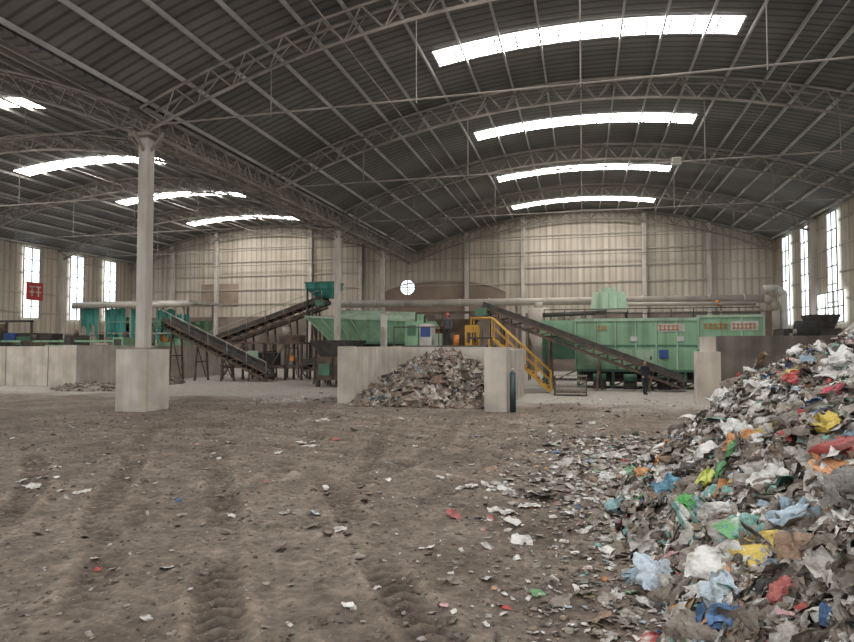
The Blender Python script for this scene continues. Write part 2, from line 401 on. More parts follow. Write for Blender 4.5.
# ---------------------------------------------------------------- conveyors
def conveyor(name,p,q,w=.8,d=.3,k='rust',legs=4,rail=False):
    b=MB(); p=Vector(p);q=Vector(q); y=Vector((0,w/2,0)); dz=Vector((0,0,d))
    L=(q-p).length; n=max(4,int(L/.55))
    for s in (-1,1):
        b.beam(p+y*s,q+y*s,.07,.09,k); b.beam(p+y*s-dz,q+y*s-dz,.07,.09,k)
        for i in range(n):
            a=p.lerp(q,i/n)+y*s; c=p.lerp(q,(i+1)/n)+y*s
            b.beam(a,c-dz,.035,.04,k); b.beam(a,a-dz,.04,.05,k)
    up=Vector((0,0,.06))
    b.beam(p+up,q+up,w*.86,.035,'belt'); b.beam(p-dz*.8,q-dz*.8,w*.8,.03,'belt')
    for s in (-1,1): b.beam(p+y*s+up*2.4,q+y*s+up*2.4,.03,.2,'dark')
    for e in (p,q): b.tube(e-y*.95-dz*.35,e+y*.95-dz*.35,d*.42,'dark',12)
    for i in range(1,n):
        a=p.lerp(q,i/n); b.tube(a-y,a+y,.04,'dark',6)
    for i in range(legs):
        a=p.lerp(q,(i+.6)/legs)
        if a.z<.8: continue
        for s in (-1,1):
            b.beam(a+y*s-dz,Vector((a.x+.12*s,a.y+y.y*s,0)),.08,.08,k)
        b.beam(Vector((a.x,a.y-y.y,a.z*.45)),Vector((a.x,a.y+y.y,a.z*.45)),.06,.06,k)
        b.beam(a-y-dz,Vector((a.x,a.y+y.y,.15)),.04,.04,k)
    if rail:
        r=Vector((0,-w/2-.05,.55))
        b.tube(p+r,q+r,.02,'duct')
        for i in range(0,n+1,2):
            a=p.lerp(q,i/n)-y; b.tube(a,a+Vector((0,-.05,.55)),.016,'duct',5)
    b.box(q.x-.25,q.x+.2,q.y-w/2-.35,q.y-w/2-.05,q.z-.35,q.z-.05,'dgreen')
    return b.build(name)
conveyor('inclined_belt_conveyor',(3.7,26.1,.42),(-4.0,26.1,3.35),.8,.3)
conveyor('inclined_belt_conveyor',(-20.3,31.9,2.0),(-13.6,31.9,4.25),.9,.4,'rust',5,True)
conveyor('inclined_belt_conveyor',(-15.0,28.4,.42),(-20.9,28.4,3.05),.8,.35,'rust',4,True)
conveyor('inclined_belt_conveyor',(-12.6,27.4,.9),(-9.3,27.4,1.25),.8,.3,'rust',3)
b=MB()
b.hexa([(-14.0,31.7,4.35),(-13.2,31.7,4.35),(-13.2,32.4,4.35),(-14,32.4,4.35),(-14.5,31.3,4.85),(-12.9,31.3,4.85),(-12.9,32.7,4.85),(-14.5,32.7,4.85)],'teal')
b.box(-14.5,-12.9,31.3,32.7,4.85,5.15,'teal'); b.box(-14.55,-12.85,31.25,32.75,5.12,5.2,'dgreen')
for y in (31.4,32.6): b.beam((-14.42,y,0),(-14.42,y,4.86),.08,.08,'dark')
b.build('discharge_hopper')

# ---------------------------------------------------------------- right sorting machine
b=MB(); yf=27.2;yb=29.4
b.box(-.3,4.5,yf,yb,.75,2.85,'mint'); b.box(4.5,6.85,yf,yb,1.55,2.95,'mint')
b.box(-1.7,-.3,yf+.3,yb-.3,1.2,2.7,'dgreen'); b.box(-1.75,-.3,yf+.2,yb-.2,2.2,2.85,'mint')
x=-.3
while x<6.9:
    zl=.75 if x<4.5 else 1.55
    b.box(x-.03,x+.03,yf-.06,yf,zl,2.9,'mint2'); b.box(x+.03,x+.055,yf-.015,yf,zl,2.85,'dgreen'); x+=.8
b.box(-.35,4.55,yf-.09,yf,2.78,2.9,'mint2'); b.box(4.45,6.9,yf-.09,yf,2.9,3.0,'mint2')
b.box(-.35,4.55,yf-.09,yf,.7,.8,'dgreen'); b.box(4.45,6.9,yf-.09,yf,1.5,1.6,'dgreen'); b.box(-.3,4.5,yf-.05,yf,1.75,1.81,'dgreen')
for x0 in (.05,1.25,2.1):
    b.box(x0,x0+.7,yf-.05,yf-.01,.95,1.6,'mint2'); b.box(x0+.55,x0+.61,yf-.09,yf-.05,1.2,1.35,'dark')
b.box(3.0,3.35,yf-.08,yf-.01,1.25,1.6,'blue'); b.box(3.7,3.95,yf-.08,yf-.01,1.95,2.15,'white'); b.box(1.9,2.15,yf-.08,yf-.01,1.95,2.15,'white')
for x0,z0,n_,w_ in ((3.0,2.4,5,.14),(4.7,2.45,5,.16),(5.75,2.45,6,.13),(.6,2.4,3,.12)):
    for i in range(n_):
        xx=x0+i*w_*1.15
        b.box(xx,xx+w_*.8,yf-.1,yf-.06,z0+.16,z0+.2,'orange'); b.box(xx+w_*.3,xx+w_*.5,yf-.1,yf-.06,z0,z0+.2,'orange'); b.box(xx,xx+w_*.8,yf-.1,yf-.06,z0,z0+.04,'orange')
b.box(5.7,6.7,yf-.055,yf-.02,2.38,2.74,'white'); b.box(2.95,4.0,yf-.055,yf-.02,2.34,2.66,'white')
for x in (-1.6,-.2,1.2,2.6,4.0,5.3,6.6):
    for y in (yf+.1,yb-.1):
        b.beam((x,y,0),(x,y,1.6),.12,.12,'dgreen')
for x in (-1.6,-.2,1.2,2.6,4.0,5.3): b.beam((x,yf+.1,.1),(x+1.35,yf+.1,.75),.05,.05,'dark')
b.box(-.2,4.4,yf+.5,yb-.5,.25,.75,'dark'); b.box(4.6,6.7,yf+.4,yb-.4,.4,1.5,'dark')
b.beam((-1.7,yf+.1,.35),(6.7,yf+.1,.35),.08,.1,'dark')
for x in (.4,1.6,2.9,5.2): b.tube((x,yf-.25,.45),(x+.5,yf-.25,.45),.17,'dgreen',14); b.box(x,x+.5,yf-.45,yf-.05,.0,.28,'dark')
for x in np.arange(-1.6,6.9,.85): b.tube((x,yf+.1,2.85),(x,yf+.1,3.3),.02,'dark',5)
b.tube((-1.6,yf+.1,3.3),(6.8,yf+.1,3.3),.022,'dark',5); b.tube((-1.6,yf+.1,3.1),(6.8,yf+.1,3.1),.018,'dark',5)
for x in (-1.2,-.7,-.2,.3): b.tube((x,28.2,2.7),(x,28.2,3.15),.13,'duct',12)
b.tube((-1.7,27.9,3.1),(1,27.9,3.2),.1,'dark',10)
b.box(4.7,6.8,yf-.7,yf-.1,.55,.7,'rust'); b.box(4.7,6.8,yf-.72,yf-.66,.45,.85,'dark')
for x in (4.8,5.7,6.7): b.beam((x,yf-.6,0),(x,yf-.6,.6),.08,.08,'dark')
b.box(5.0,5.6,yf-.1,yf+.3,1.0,1.4,'duct'); b.tube((5.9,yf,1.1),(6.5,yf,1.1),.2,'orange',14)
b.build('waste_sorting_machine')
b=MB()
b.hexa([(.3,28.2,3.3),(1.9,28.2,3.3),(1.9,29.3,3.3),(.3,29.3,3.3),(.45,28.3,4.1),(1.75,28.3,4.1),(1.75,29.2,4.1),(.45,29.2,4.1)],'mint2')
b.box(.8,1.4,28.4,29.1,4.1,4.3,'mint2'); b.box(.2,2.0,28.1,29.4,3.22,3.32,'duct')
for x in (.7,1.1,1.45): b.box(x-.02,x+.02,28.14,28.2,3.4,4.05,'mint')
for x in (.3,1.85):
    for y in (28.3,29.2): b.beam((x,y,2.85),(x,y,3.25),.07,.07,'dark')
b.build('feed_hopper')
b=MB(); YD=34.2
b.pipe([(-13.7,YD,4.15),(8.7,YD,4.1),(9.1,YD,3.95),(9.25,YD,3.5),(9.25,YD,2.0)],.2,'duct')
b.pipe([(2.0,YD-1,3.85),(8.1,YD-1,3.8),(8.4,YD-1,3.4),(8.4,YD-1,.0)],.1,'duct',8)
b.tube((6.4,YD-1,3.7),(6.4,YD-1,4.0),.1,'orange',10)
b.pipe([(8.7,YD,4.6),(9.3,YD,4.6),(9.6,YD,4.3),(9.6,YD,0)],.17,'white',10)
for x in (-13.2,-8,-3.5,2,6.8): b.beam((x,YD+.3,0),(x,YD+.3,3.9),.1,.1,'steel'); b.beam((x,YD-.2,3.85),(x,YD+.4,3.85),.08,.08,'steel')
for x in np.arange(-13,8.5,1.6): b.tube((x-.03,YD,4.13),(x+.03,YD,4.13),.23,'duct',12)
b.build('ventilation_duct')
b=MB()
b.tube((-2.2,33.0,2.4),(-2.2,33.0,3.7),.55,'duct',18); b.tube((-2.2,33,1.2),(-2.2,33,2.4),.15,'duct',18,.55); b.tube((-2.2,33,3.7),(-2.2,33,4.0),.2,'duct',12)
for dx in (-.5,.5):
    for dy in (-.5,.5): b.beam((-2.2+dx,33+dy,0),(-2.2+dx,33+dy,2.5),.07,.07,'rust')
b.build('cyclone_dust_collector')
b=MB(); pA=Vector((-3.4,24.4,2.1));pB=Vector((-1.2,24.4,.05))
for s in (-.32,.32):
    o=Vector((0,s,0)); b.beam(pA+o,pB+o,.04,.11,'yellow')
    b.tube(pA+o+Vector((0,0,.75)),pB+o+Vector((0,0,.75)),.025,'yellow',8); b.tube(pA+o+Vector((0,0,.4)),pB+o+Vector((0,0,.4)),.018,'yellow',6)
    for i in range(5):
        a=pA.lerp(pB,i/4)+o; b.tube(a,a+Vector((0,0,.75)),.022,'yellow',6)
    b.tube((-4.2,24.4+s,2.85),(-3.4,24.4+s,2.85),.025,'yellow',8); b.tube((-4.2,24.4+s,2.1),(-4.2,24.4+s,2.85),.022,'yellow',6)
for i in range(11):
    a=pA.lerp(pB,(i+.3)/11); b.box(a.x-.11,a.x+.11,24.1,24.7,a.z,a.z+.03,'dark')
b.box(-4.3,-3.35,24.05,24.75,2.03,2.1,'dark')
for x in (-4.2,-3.5):
    for s in (-.3,.3): b.beam((x,24.4+s,0),(x,24.4+s,2.05),.07,.07,'yellow')
b.build('yellow_staircase')

# ---------------------------------------------------------------- trommel (left)
b=MB(); D=.85
b.hexa([(-12.9,30.2+D,1.9),(-8.6,30.2+D,1.9),(-8.6,32+D,1.9),(-12.9,32+D,1.9),(-14.1,29.6+D,3.25),(-8.2,29.6+D,3.0),(-8.2,32.3+D,3.0),(-14.1,32.3+D,3.25)],'mint')
n=8
for i in range(n):
    t0=math.pi*i/n;t1=math.pi*(i+1)/n
    q=lambda t:(31.0+D-1.35*math.cos(t),.5*math.sin(t))
    (ya,za),(yb_,zb)=q(t0),q(t1)
    b.add([(-12.4,ya,3.18+za),(-8.2,ya,3.0+za),(-8.2,yb_,3.0+zb),(-12.4,yb_,3.18+zb)],[(0,1,2,3)],'mint2')
for e,zz in ((-12.4,3.18),(-8.2,3.0)):
    b.add([(e,31.0+D-1.35*math.cos(math.pi*i/n),zz+.5*math.sin(math.pi*i/n)) for i in range(n+1)],[tuple(range(n+1))],'mint')
for i in range(8):
    xt=-14.0+i*.81; xb=-12.8+i*.58
    b.beam((xt,29.56+D,3.2-i*.03),(xb,30.16+D,1.95),.06,.08,'mint2')
b.beam((-14.1,29.55+D,3.27),(-8.2,29.55+D,3.03),.1,.12,'mint2'); b.beam((-12.9,30.15+D,1.9),(-8.6,30.15+D,1.9),.1,.12,'dgreen')
b.box(-8.2,-6.9,30.4+D,32+D,1.6,3.0,'mint'); b.box(-8.0,-7.2,30.36+D,30.4+D,2.0,2.7,'mint2')
for x in (-13.3,-12.5,-10.5,-8.7,-7.0):
    for y in (30.3+D,31.9+D): b.beam((x,y,0),(x,y,2.0 if x>-13 else 2.6),.12,.12,'dark')
b.beam((-13.3,30.3+D,.2),(-10.5,30.3+D,1.8),.07,.07,'dark'); b.beam((-10.5,30.3+D,1.8),(-8.7,30.3+D,.2),.07,.07,'dark'); b.beam((-13.3,30.3+D,1.0),(-8.7,30.3+D,1.0),.08,.08,'dark')
b.tube((-12.2,31.1+D,1.3),(-8.8,31.1+D,1.3),.55,'rust',16)
for x in np.arange(-12,-8.9,.5): b.tube((x,31.1+D,1.3),(x+.06,31.1+D,1.3),.6,'dark',16)
b.build('trommel_screen')
b=MB()
for x in (-18.4,-17.2,-16,-14.8,-13.9):
    for y in (29.6,30.6): b.beam((x,y,0),(x,y,1.9),.1,.1,'dark')
for z in (.7,1.9):
    b.beam((-18.5,29.6,z),(-13.8,29.6,z),.1,.1,'rust'); b.beam((-18.5,30.6,z),(-13.8,30.6,z),.1,.1,'rust')
for x in (-18.4,-16): b.beam((x,29.6,.1),(x+1.2,29.6,1.9),.06,.06,'rust'); b.beam((x+2.4,29.6,.1),(x+1.2,29.6,1.9),.06,.06,'rust')
b.box(-17,-15.5,29.8,30.5,.75,1.4,'dark'); b.tube((-18.2,30,1.1),(-17.2,30,1.1),.28,'dgreen',14); b.box(-15.2,-14.1,29.7,30.5,1.9,2.3,'rust')
b.tube((-14.9,29.9,2.3),(-14.9,29.9,2.7),.2,'duct',12); b.box(-16.9,-16.3,29.5,29.6,1.0,1.5,'mint2'); b.box(-14.5,-14.3,29.5,29.58,1.0,1.25,'orange')
b.build('eddy_current_separator')
b=MB()
b.box(-11.2,-9.6,25.2,26.6,.3,1.3,'rust'); b.hexa([(-11,25.3,1.3),(-9.8,25.3,1.3),(-9.8,26.5,1.3),(-11,26.5,1.3),(-11.4,25,2.0),(-9.4,25,2.0),(-9.4,26.8,2.0),(-11.4,26.8,2.0)],'dark')
b.tube((-9.6,25.9,.8),(-8.8,25.9,.8),.35,'dark',16); b.box(-11.0,-10.5,25.12,25.2,.5,1.0,'dgreen')
for x in (-11.2,-10.4,-9.6): b.beam((x,25.15,.3),(x,25.15,1.3),.06,.06,'dark')
for x in (-11.1,-9.7):
    for y in (25.3,26.5): b.beam((x,y,0),(x,y,.35),.15,.15,'dark')
b.build('waste_crusher')
b=MB(); z0=1.78
b.box(-7.0,-6.45,24.6,25.4,z0,2.75,'mint'); b.box(-6.9,-6.55,24.57,24.6,z0+.4,2.6,'dgreen')
b.box(-6.35,-5.85,24.4,25.1,z0,2.65,'white'); b.box(-6.3,-5.9,24.37,24.4,z0+.35,2.5,'blue')
b.box(-5.7,-4.55,25.3,26.5,z0,2.3,'rust')
b.hexa([(-5.6,25.4,2.3),(-4.7,25.4,2.3),(-4.7,26.4,2.3),(-5.6,26.4,2.3),(-5.9,25.1,2.85),(-4.3,25.1,2.85),(-4.3,26.7,2.85),(-5.9,26.7,2.85)],'rust')
b.box(-4.6,-4.05,24.9,25.25,z0,2.6,'yellow'); b.box(-4.5,-4.15,24.86,24.9,1.9,2.3,'dark')
b.tube((-6.6,25.9,2.2),(-5.7,25.9,2.2),.3,'orange',14); b.box(-6.4,-5.8,25.6,26.2,z0,2.0,'dark')
b.tube((-6.5,25.9,2.75),(-6.5,25.9,3.05),.05,'dark')
b.box(-5.7,-5.45,24.3,24.6,z0,2.25,'mint2'); b.tube((-4.85,24.4,z0),(-4.85,24.4,2.2),.12,'orange',10)
for x in (-7.1,-5.9,-4.7,-3.8): b.beam((x,26.7,z0),(x,26.7,3.2),.07,.07,'rust')
b.beam((-7.1,26.7,3.2),(-3.8,26.7,3.2),.07,.1,'rust')
b.build('shredder_machine')
b=MB(); b.box(-8.8,-8.55,26.9,27.1,0,3.2,'white'); b.box(-8.85,-8.5,26.85,27.15,3.2,3.3,'duct'); b.box(-9.0,-8.4,26.75,27.2,0,.25,'conc'); b.box(-8.75,-8.6,26.86,26.9,1.8,2.6,'duct'); b.build('electrical_cabinet')

# ---------------------------------------------------------------- left teal canopy
b=MB()
xsn=[-30,-28.2,-26.4,-24.6,-22.8]
for x in xsn:
    for y in (32.5,35.5): b.beam((x,y,0),(x,y,4.3),.1,.1,'duct')
b.box(-30.5,-22.3,32.3,35.8,4.28,4.42,'white'); b.tube((-30.3,32.2,4.15),(-22.0,32.2,4.15),.14,'duct',10)
for i,(xa,xb,zt,zb,yy0,kk) in enumerate([(-29.9,-28.6,4.05,2.7,32.42,'teal'),(-28.3,-26.7,4.0,2.1,32.5,'teal'),(-26.4,-24.9,4.0,1.6,32.42,'teal'),(-24.7,-23.4,3.9,2.4,32.5,'teal'),(-30,-27.6,3.6,1.7,35.4,'mint2'),(-26,-22.8,3.3,1.7,35.4,'mint'),(-23.2,-22.4,3.6,2.4,32.46,'teal')]):
    n=14
    vs=[];fs=[]
    for j in range(n+1):
        x=xa+(xb-xa)*j/n; yy=yy0+.09*math.sin(j*2.1+i)
        vs+=[(x,yy,zt-.05*math.sin(j)),(x,yy+.05*math.cos(j*1.7),zb+.45*math.sin(j*.9+i))]
    for j in range(n): fs.append((2*j,2*j+1,2*j+3,2*j+2))
    b.add(vs,fs,kk)
b.box(-29.5,-25.5,33.2,35.2,.2,2.5,'mint'); b.box(-25.3,-23.2,33,35,.2,2.2,'mint')
b.box(-29.0,-27.6,32.9,33.2,1.0,2.6,'rust'); b.box(-24.6,-24.1,32.85,33.0,2.0,2.4,'orange'); b.box(-27.2,-26.4,32.9,33.1,2.0,2.7,'blue'); b.box(-25.9,-25.2,32.9,33.1,1.9,2.9,'white')
b.tube((-29.4,34.2,2.8),(-25.6,34.2,2.8),.35,'rust',12)
b.beam((-30.1,32.5,2.5),(-22.7,32.5,2.5),.07,.07,'duct'); b.beam((-30.1,32.5,3.2),(-22.7,32.5,3.2),.05,.05,'duct')
b.build('sorting_canopy')
b=MB()
b.box(-35.2,-31.2,30.2,32.4,.3,2.5,'dark'); b.box(-34.9,-33.5,30.1,30.2,1.9,2.6,'rust'); b.box(-33.2,-32.4,30.1,30.2,2.0,2.5,'blue'); b.box(-35.3,-35.0,30.0,30.2,1.9,2.5,'orange')
for x in (-35,-33.2,-31.4): b.beam((x,30.3,0),(x,30.3,3.2),.1,.1,'dark')
b.beam((-35.1,30.3,3.2),(-31.3,30.3,3.2),.1,.12,'dark'); b.box(-32.2,-31.3,30.05,30.2,1.8,2.3,'dgreen')
b.tube((-34.5,31,2.5),(-34.5,31,3.1),.3,'rust',14)
b.build('baling_press')
b=MB()
for i,x in enumerate((-30.6,-29.2,-27.6,-26.4,-24.5,-23.4)):
    hh=(1.7,2.05,1.8,2.3,1.9,2.2)[i]; w_=(.9,.7,1.1,.6,.8,.6)[i]
    b.box(x,x+w_,27.5,28.6,0,hh,('mint','rust','mint2','dark','duct','mint')[i]); b.box(x+.1,x+w_-.1,27.45,27.5,hh-.5,hh-.1,'dark')
    b.tube((x+w_*.5,28,hh),(x+w_*.5,28,hh+.3),.12,'rust',10)
b.beam((-30.6,27.6,2.0),(-22.9,27.6,2.0),.08,.1,'mint')
b.build('optical_sorter_line')
b=MB()
b.box(8.4,10.6,30.0,31.6,.2,2.5,'dark'); b.box(8.6,9.6,29.9,30.0,1.4,2.3,'duct'); b.tube((8.55,28.9,2.35),(9.3,28.9,2.35),.45,'rubber',20); b.tube((8.45,28.9,2.35),(9.4,28.9,2.35),.12,'steel',10)
for x in (8.6,9.25): b.beam((x,28.9,0),(x,28.9,2.3),.1,.1,'dark')
b.box(8.3,10.7,29.0,31.7,0,.2,'conc_d'); b.hexa([(9.6,30.2,2.5),(10.4,30.2,2.5),(10.4,31,2.5),(9.6,31,2.5),(9.4,30,3.1),(10.6,30,3.1),(10.6,31.2,3.1),(9.4,31.2,3.1)],'dark')
b.build('hydraulic_power_unit')
b=MB(); b.tube((-1.85,17.1,0),(-1.85,17.1,1.0),.085,'cyl',16); b.ball((-1.85,17.1,1.0),(.085,.085,.1),'cyl',16,8); b.tube((-1.85,17.1,1.08),(-1.85,17.1,1.18),.03,'duct',8); b.tube((-1.89,17.1,1.14),(-1.79,17.1,1.14),.02,'duct',8); b.build('gas_cylinder')
b=MB()
b.box(-1.0,.1,22.9,23.6,.1,.14,'rust')
for x in (-1,.1):
    for y in (22.9,23.6): b.beam((x,y,0),(x,y,.7),.04,.04,'rust')
for z in (.3,.5,.7):
    b.beam((-1,22.9,z),(.1,22.9,z),.025,.025,'steel'); b.beam((-1,23.6,z),(.1,23.6,z),.025,.025,'steel'); b.beam((-1,22.9,z),(-1,23.6,z),.025,.025,'steel'); b.beam((.1,22.9,z),(.1,23.6,z),.025,.025,'steel')
for i in range(8): b.beam((-1+i*.157,22.9,.1),(-1+i*.157,22.9,.7),.015,.015,'steel')
b.build('wire_cage_cart')

# ---------------------------------------------------------------- workers
def skin_mesh(verts,edges,radii,sub=1):
    me=bpy.data.meshes.new('tmp'); me.from_pydata(verts,edges,[]); ob=bpy.data.objects.new('tmp',me); col.objects.link(ob)
    m=ob.modifiers.new('s','SKIN')
    for i,r in enumerate(radii):
        me.skin_vertices[0].data[i].radius=(r,r) if not isinstance(r,tuple) else r
    me.skin_vertices[0].data[0].use_root=True
    m2=ob.modifiers.new('u','SUBSURF'); m2.levels=sub
    dg=bpy.context.evaluated_depsgraph_get(); dg.update()
    out=bpy.data.meshes.new_from_object(ob.evaluated_get(dg))
    bpy.data.objects.remove(ob); return out
def worker(loc,yaw,top,leg,hat,arms):
    E=bpy.data.objects.new('worker',None); col.objects.link(E)
    T=Matrix.Translation(loc)@Matrix.Rotation(yaw,4,'Z')@Matrix.Scale(.71,4)
    V=[(0,0,.95),(0,0,1.12),(0,.01,1.30),(0,.01,1.43),(0,0,1.52)]
    R=[(.15,.11),(.14,.10),(.17,.11),(.13,.09),.055]
    Ed=[(0,1),(1,2),(2,3),(3,4)]
    hands=[]
    for s,(el,wr) in zip((-1,1),arms):
        i=len(V); V+=[(.19*s,0,1.42),(el[0]*s,el[1],el[2]),(wr[0]*s,wr[1],wr[2])]; R+=[.065,.048,.034]; Ed+=[(3,i),(i,i+1),(i+1,i+2)]
        hands.append((s,Vector((el[0]*s,el[1],el[2])),Vector((wr[0]*s,wr[1],wr[2]))))
        i=len(V); f=.12*s
        V+=[(.10*s,0,.88),(.12*s,-.05+f*.2,.50),(.13*s,.0+f,.10),(.14*s,-.14+f,.045)]; R+=[.095,.065,.05,.045]; Ed+=[(0,i),(i,i+1),(i+1,i+2),(i+2,i+3)]
    me=skin_mesh(V,Ed,R,2)
    for k in (top,leg,'rubber','skin'): me.materials.append(M[k])
    for p in me.polygons:
        z=p.center.z; p.material_index=3 if z>1.49 else (0 if z>.93 or abs(p.center.x)>.215 else (1 if z>.13 else 2)); p.use_smooth=True
    me.transform(T); o=bpy.data.objects.new('body',me); col.objects.link(o); o.parent=E
    V=[];Ed=[];R=[]
    for s,e,w in hands:
        d=(w-e).normalized(); side=d.cross(Vector((0,-1,0.3))).normalized(); nrm=side.cross(d)
        i0=len(V); V+=[tuple(w-d*.01),tuple(w+d*.05),tuple(w+d*.085)]; R+=[.026,(.032,.018),(.036,.016)]; Ed+=[(i0,i0+1),(i0+1,i0+2)]
        for j,l in enumerate((.07,.08,.075,.058)):
            r0=w+d*.09+side*(j-1.5)*.021; i=len(V)
            V+=[tuple(r0),tuple(r0+d*l*.5+nrm*.01),tuple(r0+d*l*.9+nrm*.03)]; R+=[.0095,.009,.008]; Ed+=[(i0+2,i),(i,i+1),(i+1,i+2)]
        i=len(V); V+=[tuple(w+d*.05-side*.04),tuple(w+d*.085-side*.055+nrm*.01)]; R+=[.011,.009]; Ed+=[(i0+1,i),(i,i+1)]
    me=skin_mesh(V,Ed,R,1); me.materials.append(M['skin']); me.transform(T); o=bpy.data.objects.new('hands',me); col.objects.link(o); o.parent=E
    b=MB(); c=(0,-.01,1.63)
    b.ball(c,(.078,.095,.115),'skin',16,12); b.ball((0,-.105,1.62),(.014,.02,.022),'skin',8,6)
    for s in (-1,1):
        b.ball((.08*s,0,1.63),(.012,.022,.032),'skin',8,6); b.ball((.03*s,-.093,1.645),(.012,.008,.008),'white',8,6); b.ball((.03*s,-.1,1.645),(.006,.004,.006),'hair',6,4)
    b.ball((0,-.094,1.575),(.024,.01,.007),'red',8,4)
    b.ball((0,.012,1.655),(.084,.098,.105),'hair',16,10,-.1)
    if hat:
        b.ball((0,0,1.68),(.10,.118,.10),'helmet',16,10,0); b.tube((0,-.02,1.675),(0,-.02,1.687),.125,'helmet',16)
    me=b.build('head',E).data; me.transform(T)
worker((2.15,24.0,0),.5,'cloth','cloth',False,[((.27,-.02,1.16),(.25,-.16,.98)),((.27,.02,1.15),(.28,-.10,.92))])
worker((-5.15,24.15,1.78),-.3,'cloth2','cloth',True,[((.27,-.05,1.17),(.2,-.25,1.12)),((.27,.02,1.15),(.28,-.06,.92))])

# ---------------------------------------------------------------- rubbish
def garb_mat(name):
    m=bpy.data.materials.new(name); m.use_nodes=True; nt=m.node_tree;N=nt.nodes;L=nt.links
    b=N['Principled BSDF']; b.inputs['Roughness'].default_value=.5
    at=N.new('ShaderNodeAttribute'); at.attribute_name='Col'
    tc=N.new('ShaderNodeTexCoord'); nz=N.new('ShaderNodeTexNoise'); nz.inputs['Scale'].default_value=5; nz.inputs['Detail'].default_value=8; nz.inputs['Roughness'].default_value=.65; L.new(tc.outputs['Object'],nz.inputs['Vector'])
    r=N.new('ShaderNodeValToRGB'); r.color_ramp.elements[0].position=.37;r.color_ramp.elements[1].position=.54; r.color_ramp.elements[0].color=(.27,.23,.19,1); r.color_ramp.elements[1].color=(1,1,1,1)
    L.new(nz.outputs['Fac'],r.inputs[0])
    mx=N.new('ShaderNodeMix'); mx.data_type='RGBA'; mx.blend_type='MULTIPLY'; mx.inputs[0].default_value=.78
    L.new(at.outputs['Color'],mx.inputs[6]);L.new(r.outputs[0],mx.inputs[7]); L.new(mx.outputs[2],b.inputs['Base Color'])
    n2=N.new('ShaderNodeTexNoise'); n2.inputs['Scale'].default_value=20; n2.inputs['Detail'].default_value=4; L.new(tc.outputs['Object'],n2.inputs['Vector'])
    bp=N.new('ShaderNodeBump'); bp.inputs['Strength'].default_value=.9; bp.inputs['Distance'].default_value=.035; L.new(n2.outputs['Fac'],bp.inputs['Height']); L.new(bp.outputs[0],b.inputs['Normal'])
    return m
GM=garb_mat('mixed_plastic_waste')
PAL=[((.22,.185,.15),.18),((.30,.26,.22),.15),((.39,.345,.30),.13),((.14,.115,.095),.095),((.54,.515,.48),.145),((.77,.76,.74),.13),((.32,.22,.15),.05),((.04,.04,.04),.025),
((.08,.20,.42),.013),((.35,.49,.61),.020),((.50,.09,.08),.013),((.15,.40,.17),.008),((.20,.43,.39),.018),((.68,.31,.11),.010),((.66,.50,.12),.008),((.60,.35,.37),.010)]
PC=np.array([p[0] for p in PAL]);PW=np.array([p[1] for p in PAL]);PW/=PW.sum()
def pick(n,w=PW): return PC[rng.choice(len(PC),n,p=w)]*rng.uniform(.75,1.15,(n,1))
def sheets(P,Nn,size,C,res=6,crump=.35,alt=True,asp=(.45,1),wob=.05,jit=.02):
    n=len(P); Nn=Nn/np.linalg.norm(Nn,axis=1,keepdims=True)
    r=rng.normal(size=(n,3)); t1=np.cross(Nn,r); t1/=np.linalg.norm(t1,axis=1,keepdims=True); t2=np.cross(Nn,t1)
    g=np.linspace(-1,1,res); u,v=np.meshgrid(g,g); u=u.ravel()[None];v=v.ravel()[None]
    h=np.zeros((n,res*res)); du=np.zeros((n,res*res)); dv=np.zeros((n,res*res))
    for k in range(5):
        th=rng.uniform(0,6.28,(n,1));ph=rng.uniform(0,6.28,(n,1));fr=rng.uniform(1,2.4+.9*k,(n,1))
        w=fr*(u*np.cos(th)+v*np.sin(th))*1.6+ph
        h+=np.abs(np.sin(w))*(.6/(1+.45*k)); du+=np.cos(w*.8)*np.cos(th)*.09; dv+=np.cos(w*.8)*np.sin(th)*.09
    h-=h.mean(1,keepdims=True)
    rad=np.sqrt(u*u+v*v); th=np.arctan2(v,u)
    sh=1-.30*np.clip(rad-.85,0,1)
    for k in (2,3,5): sh=sh+wob*np.sin(k*th+rng.uniform(0,6.28,(n,1)))*rad
    asp=rng.uniform(*asp,(n,1)); s=size[:,None]
    uu=u*sh+du+rng.normal(0,jit,(n,res*res)); vv=(v*sh+dv)*asp+rng.normal(0,jit,(n,res*res))*asp
    h=h-.35*rad**2*rng.uniform(-.3,1,(n,1))
    V=P[:,None,:]+t1[:,None,:]*(uu*s)[...,None]+t2[:,None,:]*(vv*s)[...,None]+Nn[:,None,:]*(h*s*crump)[...,None]
    CC=np.repeat(C[:,None,:],res*res,1).copy()
    if alt:
        C2=pick(n); C2[rng.random(n)<.5]=(.75,.74,.71)
        k=rng.random(n)<.35; cut=rng.uniform(-.5,.5,(n,1)); an=rng.uniform(0,6.28,(n,1)); q=u*np.cos(an)+v*np.sin(an); msk=(q>cut)&(q<cut+.6)&k[:,None]
        CC[msk]=np.repeat(C2[:,None,:],res*res,1)[msk]
    i=np.arange(res*res).reshape(res,res)
    F=np.stack([i[:-1,:-1].ravel(),i[:-1,1:].ravel(),i[1:,1:].ravel(),i[1:,:-1].ravel()],1)
    F=(F[None]+(np.arange(n)*res*res)[:,None,None]).reshape(-1,4)
    return V.reshape(-1,3),F,CC.reshape(-1,3)
